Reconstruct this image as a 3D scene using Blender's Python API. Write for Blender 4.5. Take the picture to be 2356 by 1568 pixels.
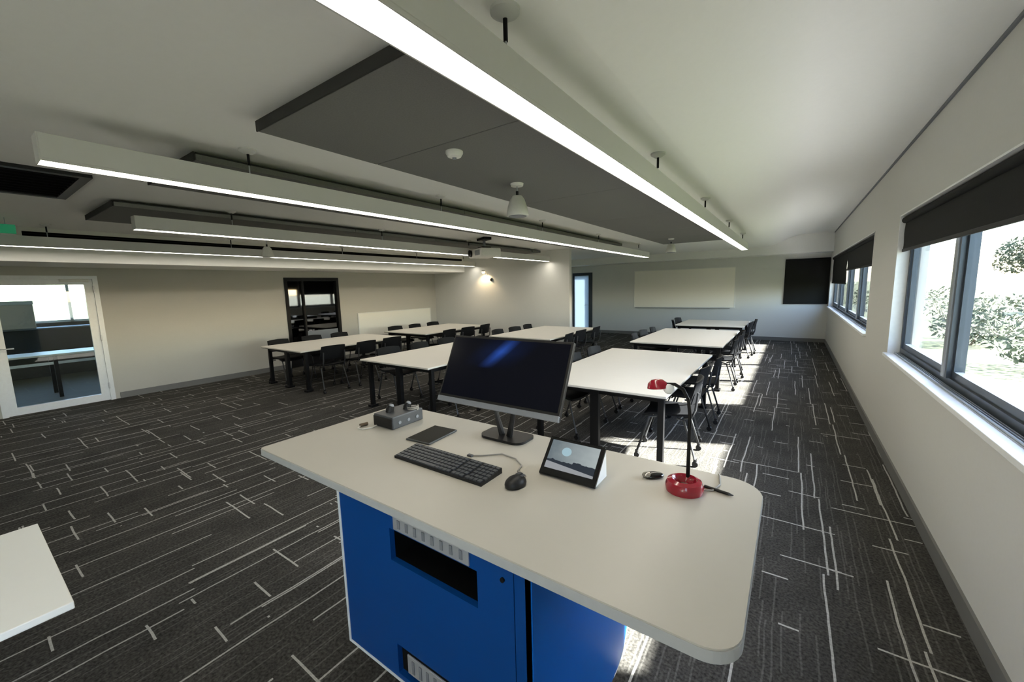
import bpy, bmesh, math, random
from mathutils import Vector, Matrix

random.seed(7)
for o in list(bpy.data.objects):
    bpy.data.objects.remove(o)
scene = bpy.context.scene
COL = scene.collection

# ------------------------------------------------------------------ camera
EYE = 1.70
yaw, pitch, roll = math.radians(35.007), math.radians(7.585), math.radians(-1.459)
fwd = Vector((-math.sin(yaw) * math.cos(pitch), math.cos(yaw) * math.cos(pitch), -math.sin(pitch)))
rgt = Vector((math.cos(yaw), math.sin(yaw), 0))
up = rgt.cross(fwd)
r2 = rgt * math.cos(roll) + up * math.sin(roll)
u2 = up * math.cos(roll) - rgt * math.sin(roll)
cam_data = bpy.data.cameras.new('camera')
cam = bpy.data.objects.new('camera', cam_data)
COL.objects.link(cam)
cam.matrix_world = Matrix(((r2.x, u2.x, -fwd.x, 0), (r2.y, u2.y, -fwd.y, 0), (r2.z, u2.z, -fwd.z, EYE), (0, 0, 0, 1)))
cam_data.sensor_fit = 'HORIZONTAL'
cam_data.sensor_width = 36
cam_data.lens = 920.6 / 2356 * 36
cam_data.clip_start = 0.02
cam_data.clip_end = 500
scene.camera = cam

# ------------------------------------------------------------------ sky, sun, exposure
SKY_STRENGTH = 1.15
SUN_STRENGTH = 58.0
LAMP_STRENGTH = 7.8
EXPOSURE = 0.90
world = bpy.data.worlds.new('world')
scene.world = world
world.use_nodes = True
wn = world.node_tree
wn.nodes.clear()
w_out = wn.nodes.new('ShaderNodeOutputWorld')
w_bg = wn.nodes.new('ShaderNodeBackground')
w_sky = wn.nodes.new('ShaderNodeTexSky')
w_sky.sky_type = 'NISHITA'
w_sky.sun_disc = False
w_sky.sun_elevation = math.radians(36)
w_sky.sun_rotation = math.radians(67)
w_sky.dust_density = 1.0
w_sky.altitude = 20
w_bg.inputs['Strength'].default_value = SKY_STRENGTH
wn.links.new(w_sky.outputs[0], w_bg.inputs['Color'])
wn.links.new(w_bg.outputs[0], w_out.inputs['Surface'])

sun_data = bpy.data.lights.new('sun', 'SUN')
sun_data.energy = SUN_STRENGTH
sun_data.angle = math.radians(2.0)
sun_data.color = (1.0, 0.96, 0.90)
sun = bpy.data.objects.new('sun', sun_data)
COL.objects.link(sun)
sun.location = (30, 15, 25)
sun.rotation_euler = Vector((-1.0, -0.42, -0.79)).to_track_quat('-Z', 'Y').to_euler()

scene.view_settings.view_transform = 'Standard'
scene.view_settings.look = 'None'
scene.view_settings.gamma = 1.0
scene.view_settings.use_curve_mapping = False
scene.view_settings.exposure = EXPOSURE
scene.cycles.use_denoising = True
scene.cycles.max_bounces = 12
scene.cycles.diffuse_bounces = 6
scene.cycles.transparent_max_bounces = 12
scene.cycles.sample_clamp_indirect = 8.0
scene.cycles.caustics_reflective = False
scene.cycles.caustics_refractive = False

# ------------------------------------------------------------------ materials
MATS = {}


def _nt(name):
    m = bpy.data.materials.new(name)
    m.use_nodes = True
    nt = m.node_tree
    return m, nt, nt.nodes, nt.links, nt.nodes['Principled BSDF']


def mat(name, col, rough=0.5, metal=0.0, spec=0.5, var=0.06, scale=30.0, bump=0.0, emit=None, emit_s=0.0, coat=0.0):
    """procedural paint / plastic / metal: base colour with a fine noise variation and an optional bump"""
    if name in MATS:
        return MATS[name]
    m, nt, N, L, b = _nt(name)
    tc = N.new('ShaderNodeTexCoord')
    no = N.new('ShaderNodeTexNoise')
    no.inputs['Scale'].default_value = scale
    no.inputs['Detail'].default_value = 3
    L.new(tc.outputs['Object'], no.inputs['Vector'])
    ramp = N.new('ShaderNodeMapRange')
    ramp.inputs['To Min'].default_value = 1 - var
    ramp.inputs['To Max'].default_value = 1 + var
    L.new(no.outputs['Fac'], ramp.inputs['Value'])
    mul = N.new('ShaderNodeVectorMath')
    mul.operation = 'SCALE'
    mul.inputs[0].default_value = col
    L.new(ramp.outputs[0], mul.inputs['Scale'])
    L.new(mul.outputs[0], b.inputs['Base Color'])
    b.inputs['Roughness'].default_value = rough
    b.inputs['Metallic'].default_value = metal
    b.inputs['Specular IOR Level'].default_value = spec
    b.inputs['Coat Weight'].default_value = coat
    if bump > 0:
        bp = N.new('ShaderNodeBump')
        bp.inputs['Strength'].default_value = bump
        bp.inputs['Distance'].default_value = 0.01
        L.new(no.outputs['Fac'], bp.inputs['Height'])
        L.new(bp.outputs[0], b.inputs['Normal'])
    if emit:
        b.inputs['Emission Color'].default_value = (*emit, 1)
        b.inputs['Emission Strength'].default_value = emit_s
    MATS[name] = m
    return m


def glass(name, tint=(0.96, 0.98, 0.98), gloss=0.04, rough=0.02):
    """thin pane: a transparent sheet with a fresnel reflection"""
    m, nt, N, L, b = _nt(name)
    N.remove(b)
    out = N['Material Output']
    tr = N.new('ShaderNodeBsdfTransparent')
    tr.inputs['Color'].default_value = (*tint, 1)
    gl = N.new('ShaderNodeBsdfGlossy')
    gl.inputs['Roughness'].default_value = rough
    lw = N.new('ShaderNodeLayerWeight')
    lw.inputs['Blend'].default_value = 0.5
    mx = N.new('ShaderNodeMixShader')
    pw = N.new('ShaderNodeMath')
    pw.operation = 'POWER'
    pw.inputs[1].default_value = 5.0
    L.new(lw.outputs['Facing'], pw.inputs[0])
    mm = N.new('ShaderNodeMath')
    mm.operation = 'MULTIPLY_ADD'
    mm.inputs[1].default_value = 1.0 - gloss
    mm.inputs[2].default_value = gloss
    mm.use_clamp = True
    L.new(pw.outputs[0], mm.inputs[0])
    L.new(mm.outputs[0], mx.inputs['Fac'])
    L.new(tr.outputs[0], mx.inputs[1])
    L.new(gl.outputs[0], mx.inputs[2])
    L.new(mx.outputs[0], out.inputs['Surface'])
    MATS[name] = m
    return m


class NB:
    """tiny helper to write math node chains"""
    def __init__(s, nt):
        s.nt, s.N, s.L = nt, nt.nodes, nt.links

    def val(s, v, sock):
        if isinstance(v, (int, float)):
            sock.default_value = v
        else:
            s.L.new(v, sock)

    def m(s, op, a, b=0.0, c=None):
        n = s.N.new('ShaderNodeMath')
        n.operation = op
        s.val(a, n.inputs[0])
        s.val(b, n.inputs[1])
        if c is not None:
            s.val(c, n.inputs[2])
        return n.outputs[0]

    def wn(s, x, y, z=0.0):
        c = s.N.new('ShaderNodeCombineXYZ')
        s.val(x, c.inputs[0]); s.val(y, c.inputs[1]); s.val(z, c.inputs[2])
        w = s.N.new('ShaderNodeTexWhiteNoise')
        w.noise_dimensions = '3D'
        s.L.new(c.outputs[0], w.inputs['Vector'])
        return w.outputs['Value']

    def mixc(s, f, a, b):
        n = s.N.new('ShaderNodeMix')
        n.data_type = 'RGBA'
        s.val(f, n.inputs[0])
        for v, i in ((a, 6), (b, 7)):
            if isinstance(v, tuple):
                n.inputs[i].default_value = (*v, 1)
            else:
                s.L.new(v, n.inputs[i])
        return n.outputs[2]


def carpet_material():
    m, nt, N, L, b = _nt('carpet')
    q = NB(nt)
    g = N.new('ShaderNodeNewGeometry')
    sp = N.new('ShaderNodeSeparateXYZ')
    L.new(g.outputs['Position'], sp.inputs[0])
    X, Y = sp.outputs[0], sp.outputs[1]
    # small wander so that the lines are not ruler straight
    nz = N.new('ShaderNodeTexNoise')
    nz.inputs['Scale'].default_value = 2.2
    L.new(g.outputs['Position'], nz.inputs['Vector'])
    Xw = q.m('ADD', X, q.m('MULTIPLY', q.m('SUBTRACT', nz.outputs['Fac'], 0.5), 0.03))
    Yw = q.m('ADD', Y, q.m('MULTIPLY', q.m('SUBTRACT', nz.outputs['Fac'], 0.5), 0.03))

    def long_lines(pitch, length, on, width, seed):
        s = q.m('MULTIPLY', Xw, 1 / pitch)
        ix = q.m('FLOOR', s)
        fx = q.m('FRACT', s)
        ys = q.m('ADD', q.m('MULTIPLY', Yw, 1 / length), q.m('MULTIPLY', q.wn(ix, seed), 20.0))
        iy = q.m('FLOOR', ys)
        act = q.m('GREATER_THAN', q.wn(ix, iy, seed + 3), 1 - on)
        c = q.m('ADD', q.m('MULTIPLY', q.wn(ix, iy, seed + 7), 0.7), 0.15)
        d = q.m('ABSOLUTE', q.m('SUBTRACT', fx, c))
        return q.m('MULTIPLY', q.m('LESS_THAN', d, width / pitch / 2), act)

    def cross_lines(pitch, length, on, width, seed, fill):
        s = q.m('MULTIPLY', Yw, 1 / pitch)
        iy = q.m('FLOOR', s)
        fy = q.m('FRACT', s)
        xs = q.m('ADD', q.m('MULTIPLY', Xw, 1 / length), q.m('MULTIPLY', q.wn(iy, seed), 20.0))
        ix = q.m('FLOOR', xs)
        fx = q.m('FRACT', xs)
        act = q.m('GREATER_THAN', q.wn(ix, iy, seed + 5), 1 - on)
        act = q.m('MULTIPLY', act, q.m('LESS_THAN', fx, q.m('MULTIPLY', q.wn(ix, iy, seed + 11), fill)))
        c = q.m('ADD', q.m('MULTIPLY', q.wn(ix, iy, seed + 9), 0.7), 0.15)
        d = q.m('ABSOLUTE', q.m('SUBTRACT', fy, c))
        return q.m('MULTIPLY', q.m('LESS_THAN', d, width / pitch / 2), act)

    a = long_lines(0.185, 1.0, 0.62, 0.0105, 1.0)
    bq = long_lines(0.43, 0.7, 0.34, 0.0105, 21.0)
    cq = cross_lines(0.24, 0.34, 0.44, 0.011, 41.0, 1.0)
    dq = cross_lines(0.50, 0.60, 0.34, 0.011, 61.0, 1.3)
    line = q.m('MAXIMUM', q.m('MAXIMUM', q.m('MULTIPLY', a, 0.9), q.m('MULTIPLY', bq, 0.9)), q.m('MAXIMUM', cq, dq))
    # faint fine ribs between the lines
    ribs = q.m('MULTIPLY', long_lines(0.035, 0.40, 0.45, 0.008, 81.0), 0.10)
    line = q.m('MAXIMUM', line, ribs)
    fib = N.new('ShaderNodeTexNoise')
    fib.inputs['Scale'].default_value = 75
    fib.inputs['Detail'].default_value = 4
    L.new(g.outputs['Position'], fib.inputs['Vector'])
    pat = N.new('ShaderNodeTexNoise')
    pat.inputs['Scale'].default_value = 3.5
    pat.inputs['Detail'].default_value = 3
    L.new(g.outputs['Position'], pat.inputs['Vector'])
    base = q.mixc(q.m('MULTIPLY', pat.outputs['Fac'], 1.0), (0.040, 0.039, 0.036), (0.118, 0.113, 0.102))
    base = q.mixc(q.m('MULTIPLY_ADD', fib.outputs['Fac'], 2.6, -0.8), q.mixc(0.7, base, (0.0, 0.0, 0.0)), base)
    fray = q.m('MULTIPLY', line, q.m('ADD', q.m('MULTIPLY', fib.outputs['Fac'], 0.9), 0.35))
    colr = q.mixc(fray, base, (0.50, 0.49, 0.46))
    L.new(colr, b.inputs['Base Color'])
    b.inputs['Roughness'].default_value = 0.95
    b.inputs['Specular IOR Level'].default_value = 0.1
    bp = N.new('ShaderNodeBump')
    bp.inputs['Strength'].default_value = 0.5
    bp.inputs['Distance'].default_value = 0.004
    L.new(fib.outputs['Fac'], bp.inputs['Height'])
    L.new(bp.outputs[0], b.inputs['Normal'])
    MATS['carpet'] = m
    return m


def screen_material(name, kind):
    m, nt, N, L, b = _nt(name)
    q = NB(nt)
    tc = N.new('ShaderNodeTexCoord')
    sp = N.new('ShaderNodeSeparateXYZ')
    L.new(tc.outputs['Generated'], sp.inputs[0])
    U, V = sp.outputs[0], sp.outputs[2]
    if kind == 'monitor':
        # dark desktop picture with one slanting blue beam
        k = q.m('SUBTRACT', U, q.m('ADD', q.m('MULTIPLY', V, 0.42), 0.13))
        beam = q.m('SUBTRACT', 1.0, q.m('MULTIPLY', q.m('ABSOLUTE', k), 13.0))
        beam = q.m('MAXIMUM', beam, 0.0)
        env = q.m('SUBTRACT', 1.0, q.m('MULTIPLY', q.m('ABSOLUTE', q.m('SUBTRACT', V, 0.80)), 3.4))
        env = q.m('MAXIMUM', env, 0.0)
        f = q.m('MULTIPLY', beam, env)
        halo = q.m('MAXIMUM', q.m('SUBTRACT', 1.0, q.m('MULTIPLY', q.m('ABSOLUTE', k), 4.0)), 0.0)
        f = q.m('ADD', f, q.m('MULTIPLY', q.m('MULTIPLY', halo, env), 0.12))
        c = q.mixc(f, (0.0016, 0.0020, 0.0042), (0.016, 0.060, 0.30))
        e = 0.6
    else:
        # landscape picture: pale sky, a glowing disc, dark hills, pale foreground
        nz = N.new('ShaderNodeTexNoise')
        nz.inputs['Scale'].default_value = 5
        L.new(tc.outputs['Generated'], nz.inputs['Vector'])
        sky = q.mixc(q.m('ADD', q.m('MULTIPLY', U, 0.75), q.m('MULTIPLY', nz.outputs['Fac'], 0.3)), (0.12, 0.16, 0.19), (0.55, 0.62, 0.62))
        du = q.m('MULTIPLY', q.m('SUBTRACT', U, 0.36), 1.5)
        dv = q.m('SUBTRACT', V, 0.66)
        r = q.m('SQRT', q.m('ADD', q.m('MULTIPLY', du, du), q.m('MULTIPLY', dv, dv)))
        disc = q.m('LESS_THAN', r, 0.15)
        sky = q.mixc(q.m('MULTIPLY', disc, 0.85), sky, (0.50, 0.74, 0.84))
        hill = q.m('LESS_THAN', V, q.m('ADD', 0.20, q.m('MULTIPLY', nz.outputs['Fac'], 0.28)))
        c = q.mixc(hill, sky, (0.035, 0.045, 0.06))
        fg = q.m('LESS_THAN', V, q.m('SUBTRACT', 0.24, q.m('MULTIPLY', U, 0.16)))
        c = q.mixc(fg, c, (0.40, 0.42, 0.44))
        e = 0.40
    b.inputs['Base Color'].default_value = (0.002, 0.002, 0.003, 1)
    b.inputs['Roughness'].default_value = 0.2
    b.inputs['Specular IOR Level'].default_value = 0.12
    L.new(c, b.inputs['Emission Color'])
    b.inputs['Emission Strength'].default_value = e
    MATS[name] = m
    return m


carpet_material()
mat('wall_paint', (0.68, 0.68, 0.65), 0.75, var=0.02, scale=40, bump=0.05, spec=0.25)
mat('wall_paint_dimmed', (0.52, 0.51, 0.465), 0.75, var=0.02, scale=40, bump=0.05, spec=0.25)  # same paint as middle and far walls, dimmer light put into the colour
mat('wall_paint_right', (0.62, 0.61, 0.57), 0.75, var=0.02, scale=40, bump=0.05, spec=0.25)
mat('ceiling_paint', (0.87, 0.865, 0.835), 0.85, var=0.015, scale=30, bump=0.04, spec=0.2)
mat('acoustic', (0.20, 0.20, 0.192), 0.95, var=0.15, scale=120, bump=0.2, spec=0.1)
mat('acoustic_edge', (0.03, 0.03, 0.028), 0.9)
mat('baseboard', (0.17, 0.168, 0.16), 0.5)
mat('side_white', (0.90, 0.90, 0.86), 0.35, var=0.01)
mat('sill_white', (0.85, 0.85, 0.83), 0.35)
mat('alu_dark', (0.06, 0.075, 0.095), 0.35, metal=0.4)
mat('alu', (0.42, 0.45, 0.48), 0.35, metal=0.7)
mat('blind', (0.012, 0.012, 0.011), 0.8, var=0.1, scale=200, bump=0.1, spec=0.2)
mat('white_gloss', (0.82, 0.85, 0.87), 0.25)
mat('white_satin', (0.78, 0.78, 0.74), 0.4)
mat('fixture', (0.58, 0.58, 0.56), 0.4, var=0.02)
mat('diffuser', (0.9, 0.9, 0.9), 0.5, emit=(1.0, 0.93, 0.80), emit_s=LAMP_STRENGTH)
mat('black_plastic', (0.010, 0.010, 0.011), 0.45, spec=0.35)
mat('black_gloss', (0.006, 0.006, 0.007), 0.08, spec=0.5)
mat('black_metal', (0.005, 0.005, 0.0055), 0.5, spec=0.2)
mat('chair_black', (0.005, 0.0055, 0.0065), 0.55, spec=0.15)
mat('chair_leg', (0.07, 0.072, 0.075), 0.4, metal=0.6)
mat('tabletop', (0.72, 0.69, 0.63), 0.4, var=0.015, scale=6, spec=0.25)
mat('desktop', (0.44, 0.42, 0.37), 0.38, var=0.02, scale=8)
mat('desk_edge', (0.40, 0.41, 0.41), 0.4)
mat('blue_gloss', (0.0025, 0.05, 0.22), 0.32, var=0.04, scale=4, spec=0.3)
mat('blue_end_lit', (0.003, 0.105, 0.42), 0.3, var=0.04, scale=4, spec=0.3)  # same blue as the cabinet front, with window light put into the colour
mat('edge_white', (0.62, 0.66, 0.70), 0.4)
mat('silver', (0.55, 0.57, 0.60), 0.35, metal=0.6)
mat('chin_grey', (0.22, 0.235, 0.27), 0.4, metal=0.3)
mat('slot_dark', (0.16, 0.17, 0.19), 0.6)
mat('cavity', (0.003, 0.003, 0.003), 0.9, spec=0.1)
mat('dark_grey', (0.05, 0.055, 0.062), 0.45)
mat('mid_grey', (0.20, 0.22, 0.25), 0.45)
mat('red', (0.30, 0.006, 0.022), 0.2, coat=0.5)
mat('smoke_glass', (0.30, 0.28, 0.25), 0.1, metal=0.4)
mat('white_board', (0.90, 0.885, 0.81), 0.22, var=0.01)
mat('white_board_far', (0.92, 0.89, 0.80), 0.3, var=0.01)
mat('grey_trim', (0.34, 0.35, 0.36), 0.4, metal=0.3)
mat('warm_bulb', (0.9, 0.8, 0.6), 0.4, emit=(1.0, 0.78, 0.48), emit_s=1.6)
mat('exit_green', (0.01, 0.20, 0.08), 0.4, emit=(0.03, 0.45, 0.20), emit_s=0.12)
mat('cable_grey', (0.28, 0.27, 0.25), 0.5)
mat('cable_white', (0.65, 0.63, 0.58), 0.5)
mat('cable_black', (0.012, 0.012, 0.012), 0.5)
mat('next_floor', (0.13, 0.115, 0.082), 0.7, var=0.15, scale=6)
mat('next_panel', (0.055, 0.05, 0.040), 0.7, var=0.1, scale=12)
mat('frosted', (0.55, 0.66, 0.72), 0.5)
mat('ground', (0.060, 0.072, 0.030), 0.9, var=0.25, scale=1.2)
mat('path', (0.20, 0.197, 0.188), 0.9, var=0.1, scale=4)
mat('leaf', (0.030, 0.045, 0.014), 0.7, var=0.3, scale=4)
mat('leaf_pale', (0.055, 0.066, 0.028), 0.7, var=0.3, scale=4)
mat('bark', (0.12, 0.09, 0.06), 0.9, var=0.3, scale=14)
mat('hedge', (0.035, 0.048, 0.020), 0.8, var=0.35, scale=9)
mat('red_roof', (0.075, 0.034, 0.026), 0.8, var=0.2, scale=12)
mat('render_wall', (0.55, 0.53, 0.49), 0.8, var=0.05, scale=5)
glass('window_glass')
glass('door_glass', (0.90, 0.92, 0.90), 0.05)
glass('dark_glass', (0.10, 0.11, 0.12), 0.10, 0.03)


def frosted_pane():
    m, nt, N, L, b = _nt('frosted_pane')
    tr = N.new('ShaderNodeBsdfTranslucent')
    tr.inputs['Color'].default_value = (0.36, 0.42, 0.46, 1)
    mx = N.new('ShaderNodeMixShader')
    mx.inputs['Fac'].default_value = 0.6
    nz = N.new('ShaderNodeTexNoise')
    nz.inputs['Scale'].default_value = 60
    bp = N.new('ShaderNodeBump')
    bp.inputs['Strength'].default_value = 0.1
    L.new(nz.outputs['Fac'], bp.inputs['Height'])
    L.new(bp.outputs[0], b.inputs['Normal'])
    b.inputs['Base Color'].default_value = (0.45, 0.52, 0.56, 1)
    b.inputs['Roughness'].default_value = 0.4
    L.new(b.outputs[0], mx.inputs[1])
    L.new(tr.outputs[0], mx.inputs[2])
    L.new(mx.outputs[0], N['Material Output'].inputs['Surface'])
    MATS['frosted_pane'] = m


frosted_pane()
screen_material('monitor_screen', 'monitor')
screen_material('tablet_screen', 'tablet')


# ------------------------------------------------------------------ mesh helpers
class MB:
    def __init__(s):
        s.bm = bmesh.new()

    def box(s, x0, x1, y0, y1, z0, z1, bevel=0.0, seg=2):
        c = Vector(((x0 + x1) / 2, (y0 + y1) / 2, (z0 + z1) / 2))
        mtx = Matrix.Translation(c) @ Matrix.Diagonal((abs(x1 - x0), abs(y1 - y0), abs(z1 - z0), 1))
        r = bmesh.ops.create_cube(s.bm, size=1, matrix=mtx)
        if bevel > 0:
            es = list({e for v in r['verts'] for e in v.link_edges})
            bmesh.ops.bevel(s.bm, geom=es, offset=bevel, segments=seg, affect='EDGES', profile=0.5)
        return s

    def cyl(s, p0, p1, ra, rb=None, n=12):
        p0, p1 = Vector(p0), Vector(p1)
        rb = ra if rb is None else rb
        d = p1 - p0
        q = d.to_track_quat('Z', 'Y').to_matrix().to_4x4()
        bmesh.ops.create_cone(s.bm, cap_ends=True, segments=n, radius1=ra, radius2=rb, depth=d.length,
                              matrix=Matrix.Translation((p0 + p1) / 2) @ q)
        return s

    def ball(s, c, r, sc=(1, 1, 1), u=14, v=9):
        bmesh.ops.create_uvsphere(s.bm, u_segments=u, v_segments=v, radius=r,
                                  matrix=Matrix.Translation(c) @ Matrix.Diagonal((*sc, 1)))
        return s

    def tube(s, pts, r, n=8):
        pts = [Vector(p) for p in pts]
        rings = []
        up0 = Vector((0, 0, 1))
        for i, p in enumerate(pts):
            a = pts[max(i - 1, 0)]
            b = pts[min(i + 1, len(pts) - 1)]
            t = (b - a).normalized()
            ref = up0 if abs(t.z) < 0.95 else Vector((1, 0, 0))
            e1 = t.cross(ref).normalized()
            if rings and e1.dot(prev) < 0:
                e1 = -e1
            prev = e1
            e2 = t.cross(e1)
            rr = r[i] if isinstance(r, (list, tuple)) else r
            rings.append([s.bm.verts.new(p + (e1 * math.cos(k * 2 * math.pi / n) + e2 * math.sin(k * 2 * math.pi / n)) * rr) for k in range(n)])
        for a, b in zip(rings, rings[1:]):
            for k in range(n):
                s.bm.faces.new((a[k], a[(k + 1) % n], b[(k + 1) % n], b[k]))
        s.bm.faces.new(rings[0][::-1])
        s.bm.faces.new(rings[-1])
        return s

    def lathe(s, prof, c=(0, 0, 0), n=24):
        c = Vector(c)
        rings = []
        for r, z in prof:
            if r < 1e-6:
                rings.append([s.bm.verts.new(c + Vector((0, 0, z)))])
            else:
                rings.append([s.bm.verts.new(c + Vector((r * math.cos(k * 2 * math.pi / n), r * math.sin(k * 2 * math.pi / n), z))) for k in range(n)])
        for a, b in zip(rings, rings[1:]):
            for k in range(n):
                k2 = (k + 1) % n
                if len(a) == 1 and len(b) == 1:
                    continue
                if len(a) == 1:
                    s.bm.faces.new((a[0], b[k2], b[k]))
                elif len(b) == 1:
                    s.bm.faces.new((a[k], a[k2], b[0]))
                else:
                    s.bm.faces.new((a[k], a[k2], b[k2], b[k]))
        return s

    def prism(s, poly, axis, a, b):
        """extrude a 2-D polygon along axis 'x','y' or 'z' from a to b"""
        def P(p, t):
            return {'x': (t, p[0], p[1]), 'y': (p[0], t, p[1]), 'z': (p[0], p[1], t)}[axis]
        A = [s.bm.verts.new(P(p, a)) for p in poly]
        B = [s.bm.verts.new(P(p, b)) for p in poly]
        n = len(poly)
        s.bm.faces.new(A)
        s.bm.faces.new(B[::-1])
        for i in range(n):
            s.bm.faces.new((A[i], A[(i + 1) % n], B[(i + 1) % n], B[i]))
        return s

    def shell(s, f, nu, nv, th):
        """sheet f(u,v)->(point, normal) given a thickness"""
        top, bot = [], []
        for i in range(nu + 1):
            ra, rb = [], []
            for j in range(nv + 1):
                p, n = f(i / nu, j / nv)
                p, n = Vector(p), Vector(n).normalized()
                ra.append(s.bm.verts.new(p + n * th / 2))
                rb.append(s.bm.verts.new(p - n * th / 2))
            top.append(ra)
            bot.append(rb)
        for i in range(nu):
            for j in range(nv):
                s.bm.faces.new((top[i][j], top[i + 1][j], top[i + 1][j + 1], top[i][j + 1]))
                s.bm.faces.new((bot[i][j], bot[i][j + 1], bot[i + 1][j + 1], bot[i + 1][j]))
        for i in range(nu):
            s.bm.faces.new((top[i][0], bot[i][0], bot[i + 1][0], top[i + 1][0]))
            s.bm.faces.new((top[i][nv], top[i + 1][nv], bot[i + 1][nv], bot[i][nv]))
        for j in range(nv):
            s.bm.faces.new((top[0][j], top[0][j + 1], bot[0][j + 1], bot[0][j]))
            s.bm.faces.new((top[nu][j], bot[nu][j], bot[nu][j + 1], top[nu][j + 1]))
        return s

    def xf(s, mtx):
        bmesh.ops.transform(s.bm, matrix=mtx, verts=s.bm.verts)
        return s

    def build(s, name, m, parent=None, smooth=False, **props):
        bmesh.ops.recalc_face_normals(s.bm, faces=s.bm.faces)
        me = bpy.data.meshes.new(name)
        s.bm.to_mesh(me)
        s.bm.free()
        me.materials.append(MATS[m] if isinstance(m, str) else m)
        if smooth:
            for p in me.polygons:
                p.use_smooth = True
            if smooth != 'all':
                me.set_sharp_from_angle(angle=math.radians(40))
        o = bpy.data.objects.new(name, me)
        COL.objects.link(o)
        if parent is not None:
            o.parent = parent
        for k, v in props.items():
            o[k] = v
        return o


def box(name, m, x0, x1, y0, y1, z0, z1, parent=None, bevel=0.0, **props):
    """box part; with a parent the coordinates are local to it"""
    return MB().box(x0, x1, y0, y1, z0, z1, bevel).build(name, m, parent, **props)


def thing(name, label, cat, loc=(0, 0, 0), rz=0.0, group=None):
    o = bpy.data.objects.new(name, None)
    o.empty_display_size = 0.1
    COL.objects.link(o)
    o.location = loc
    o.rotation_euler = (0, 0, rz)
    o['label'] = label
    o['category'] = cat
    if group:
        o['group'] = group
    return o


def structure(name, loc=(0, 0, 0)):
    o = bpy.data.objects.new(name, None)
    o.empty_display_size = 0.1
    COL.objects.link(o)
    o.location = loc
    o['kind'] = 'structure'
    return o


def copy_tree(src, parent=None):
    c = src.copy()
    COL.objects.link(c)
    c.parent = parent
    for ch in list(src.children):
        copy_tree(ch, c)
    return c


# ------------------------------------------------------------------ room shell
XL, XR = -9.33, 0.80
YB, YF = -2.8, 13.72          # behind the camera, far wall
YM = 9.14                     # wall with the warm lamp
XM = -4.60                    # its free end
XC = -7.00                    # end of the passage behind it
ZC = 2.624                    # main ceiling
ZR = 2.887                    # raised bay along the windows
T = 0.12

floor = MB()
floor.box(XL - 0.1, XR + 0.02, YB - 0.1, YM + 0.1, -0.2, 0)
floor.box(XC - 0.1, XR + 0.02, YM + 0.1, YF + 0.1, -0.2, 0)
floor.build('floor', 'carpet', kind='structure')

# ceiling: flat part, then a smooth rise towards the window wall
ceil = MB()
ceil.box(XL - 0.1, -0.70, YB - 0.1, YF + 0.1, ZC, ZC + 0.2)
ceil.build('ceiling', 'ceiling_paint', kind='structure')
prof = [(-0.70, ZC)]
for i in range(1, 13):
    t = i / 12
    prof.append((-0.70 + 0.85 * t, ZC + (ZR - ZC) * (t * t * (3 - 2 * t))))
prof += [(XR + 0.02, ZR), (XR + 0.02, ZR + 0.25), (-0.70, ZR + 0.25)]
MB().prism(prof, 'y', YB - 0.1, YF + 0.1).build('ceiling_bay', 'ceiling_paint', kind='structure', smooth=True)

# dropped bulkheads
MB().box(XL, -8.07, YB, YM, 2.19, ZC + 0.01).build('trim_1', 'ceiling_paint', kind='structure')
MB().box(XC, XR, 13.12, YF, 2.41, ZR + 0.02).build('trim_2', 'ceiling_paint', kind='structure')

# dark shadow gap where the window wall meets the ceiling
MB().box(XR - 0.012, XR, YB, 13.12, ZR - 0.022, ZR).build('trim_3', 'slot_dark', kind='structure')

# left wall with two door openings
D1 = (0.36, 1.56, 2.06)
D2 = (4.50, 5.81, 2.05)
w = MB()
w.box(XL - T, XL, YB - T, D1[0], 0, ZC + 0.1)
w.box(XL - T, XL, D1[1], D2[0], 0, ZC + 0.1)
w.box(XL - T, XL, D2[1], YM + T, 0, ZC + 0.1)
w.box(XL - T, XL, D1[0], D1[1], D1[2], ZC + 0.1)
w.box(XL - T, XL, D2[0], D2[1], D2[2], ZC + 0.1)
w.build('wall_left', 'wall_paint_dimmed', kind='structure')
# wall with the lamp, its free end and the passage behind it
w = MB()
w.box(XL, XM, YM, YM + T, 0, ZC + 0.1)
w.build('wall_middle', 'wall_paint', kind='structure')
MB().box(XC - T, XC, YM + T, YF + T, 0, ZC + 0.1).build('wall_passage', 'wall_paint', kind='structure')
# far wall with a door opening
DF = (-6.76, -5.98, 2.17)
w = MB()
w.box(XC, DF[0], YF, YF + T, 0, ZR + 0.1)
w.box(DF[1], XR + 0.25, YF, YF + T, 0, ZR + 0.1)
w.box(DF[0], DF[1], YF, YF + T, DF[2], ZR + 0.1)
w.build('wall_far', 'wall_paint', kind='structure')
MB().box(XL - T, XR + 0.25, YB - T, YB, 0, ZR + 0.1).build('wall_back', 'wall_paint', kind='structure')
# window wall
W1 = (2.05, 5.30, 0.97, 2.28)
W_ADDED = (-2.60, -0.80, 0.97, 2.28)  # unseen window added behind the camera to brighten the front of the room
W2 = (6.75, 13.45, 1.00, 2.28)
XO = XR + 0.22
w = MB()
w.box(XR, XO, YB, W_ADDED[0], 0, ZR + 0.1)
w.box(XR, XO, W_ADDED[1], W1[0], 0, ZR + 0.1)
w.box(XR, XO, W1[1], W2[0], 0, ZR + 0.1)
w.box(XR, XO, W2[1], YF, 0, ZR + 0.1)
for (a, b, z0, z1) in (W_ADDED, W1, W2):
    w.box(XR, XO, a, b, 0, z0)
    w.box(XR, XO, a, b, z1, ZR + 0.1)
w.build('wall_right', 'wall_paint_right', kind='structure')

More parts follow.
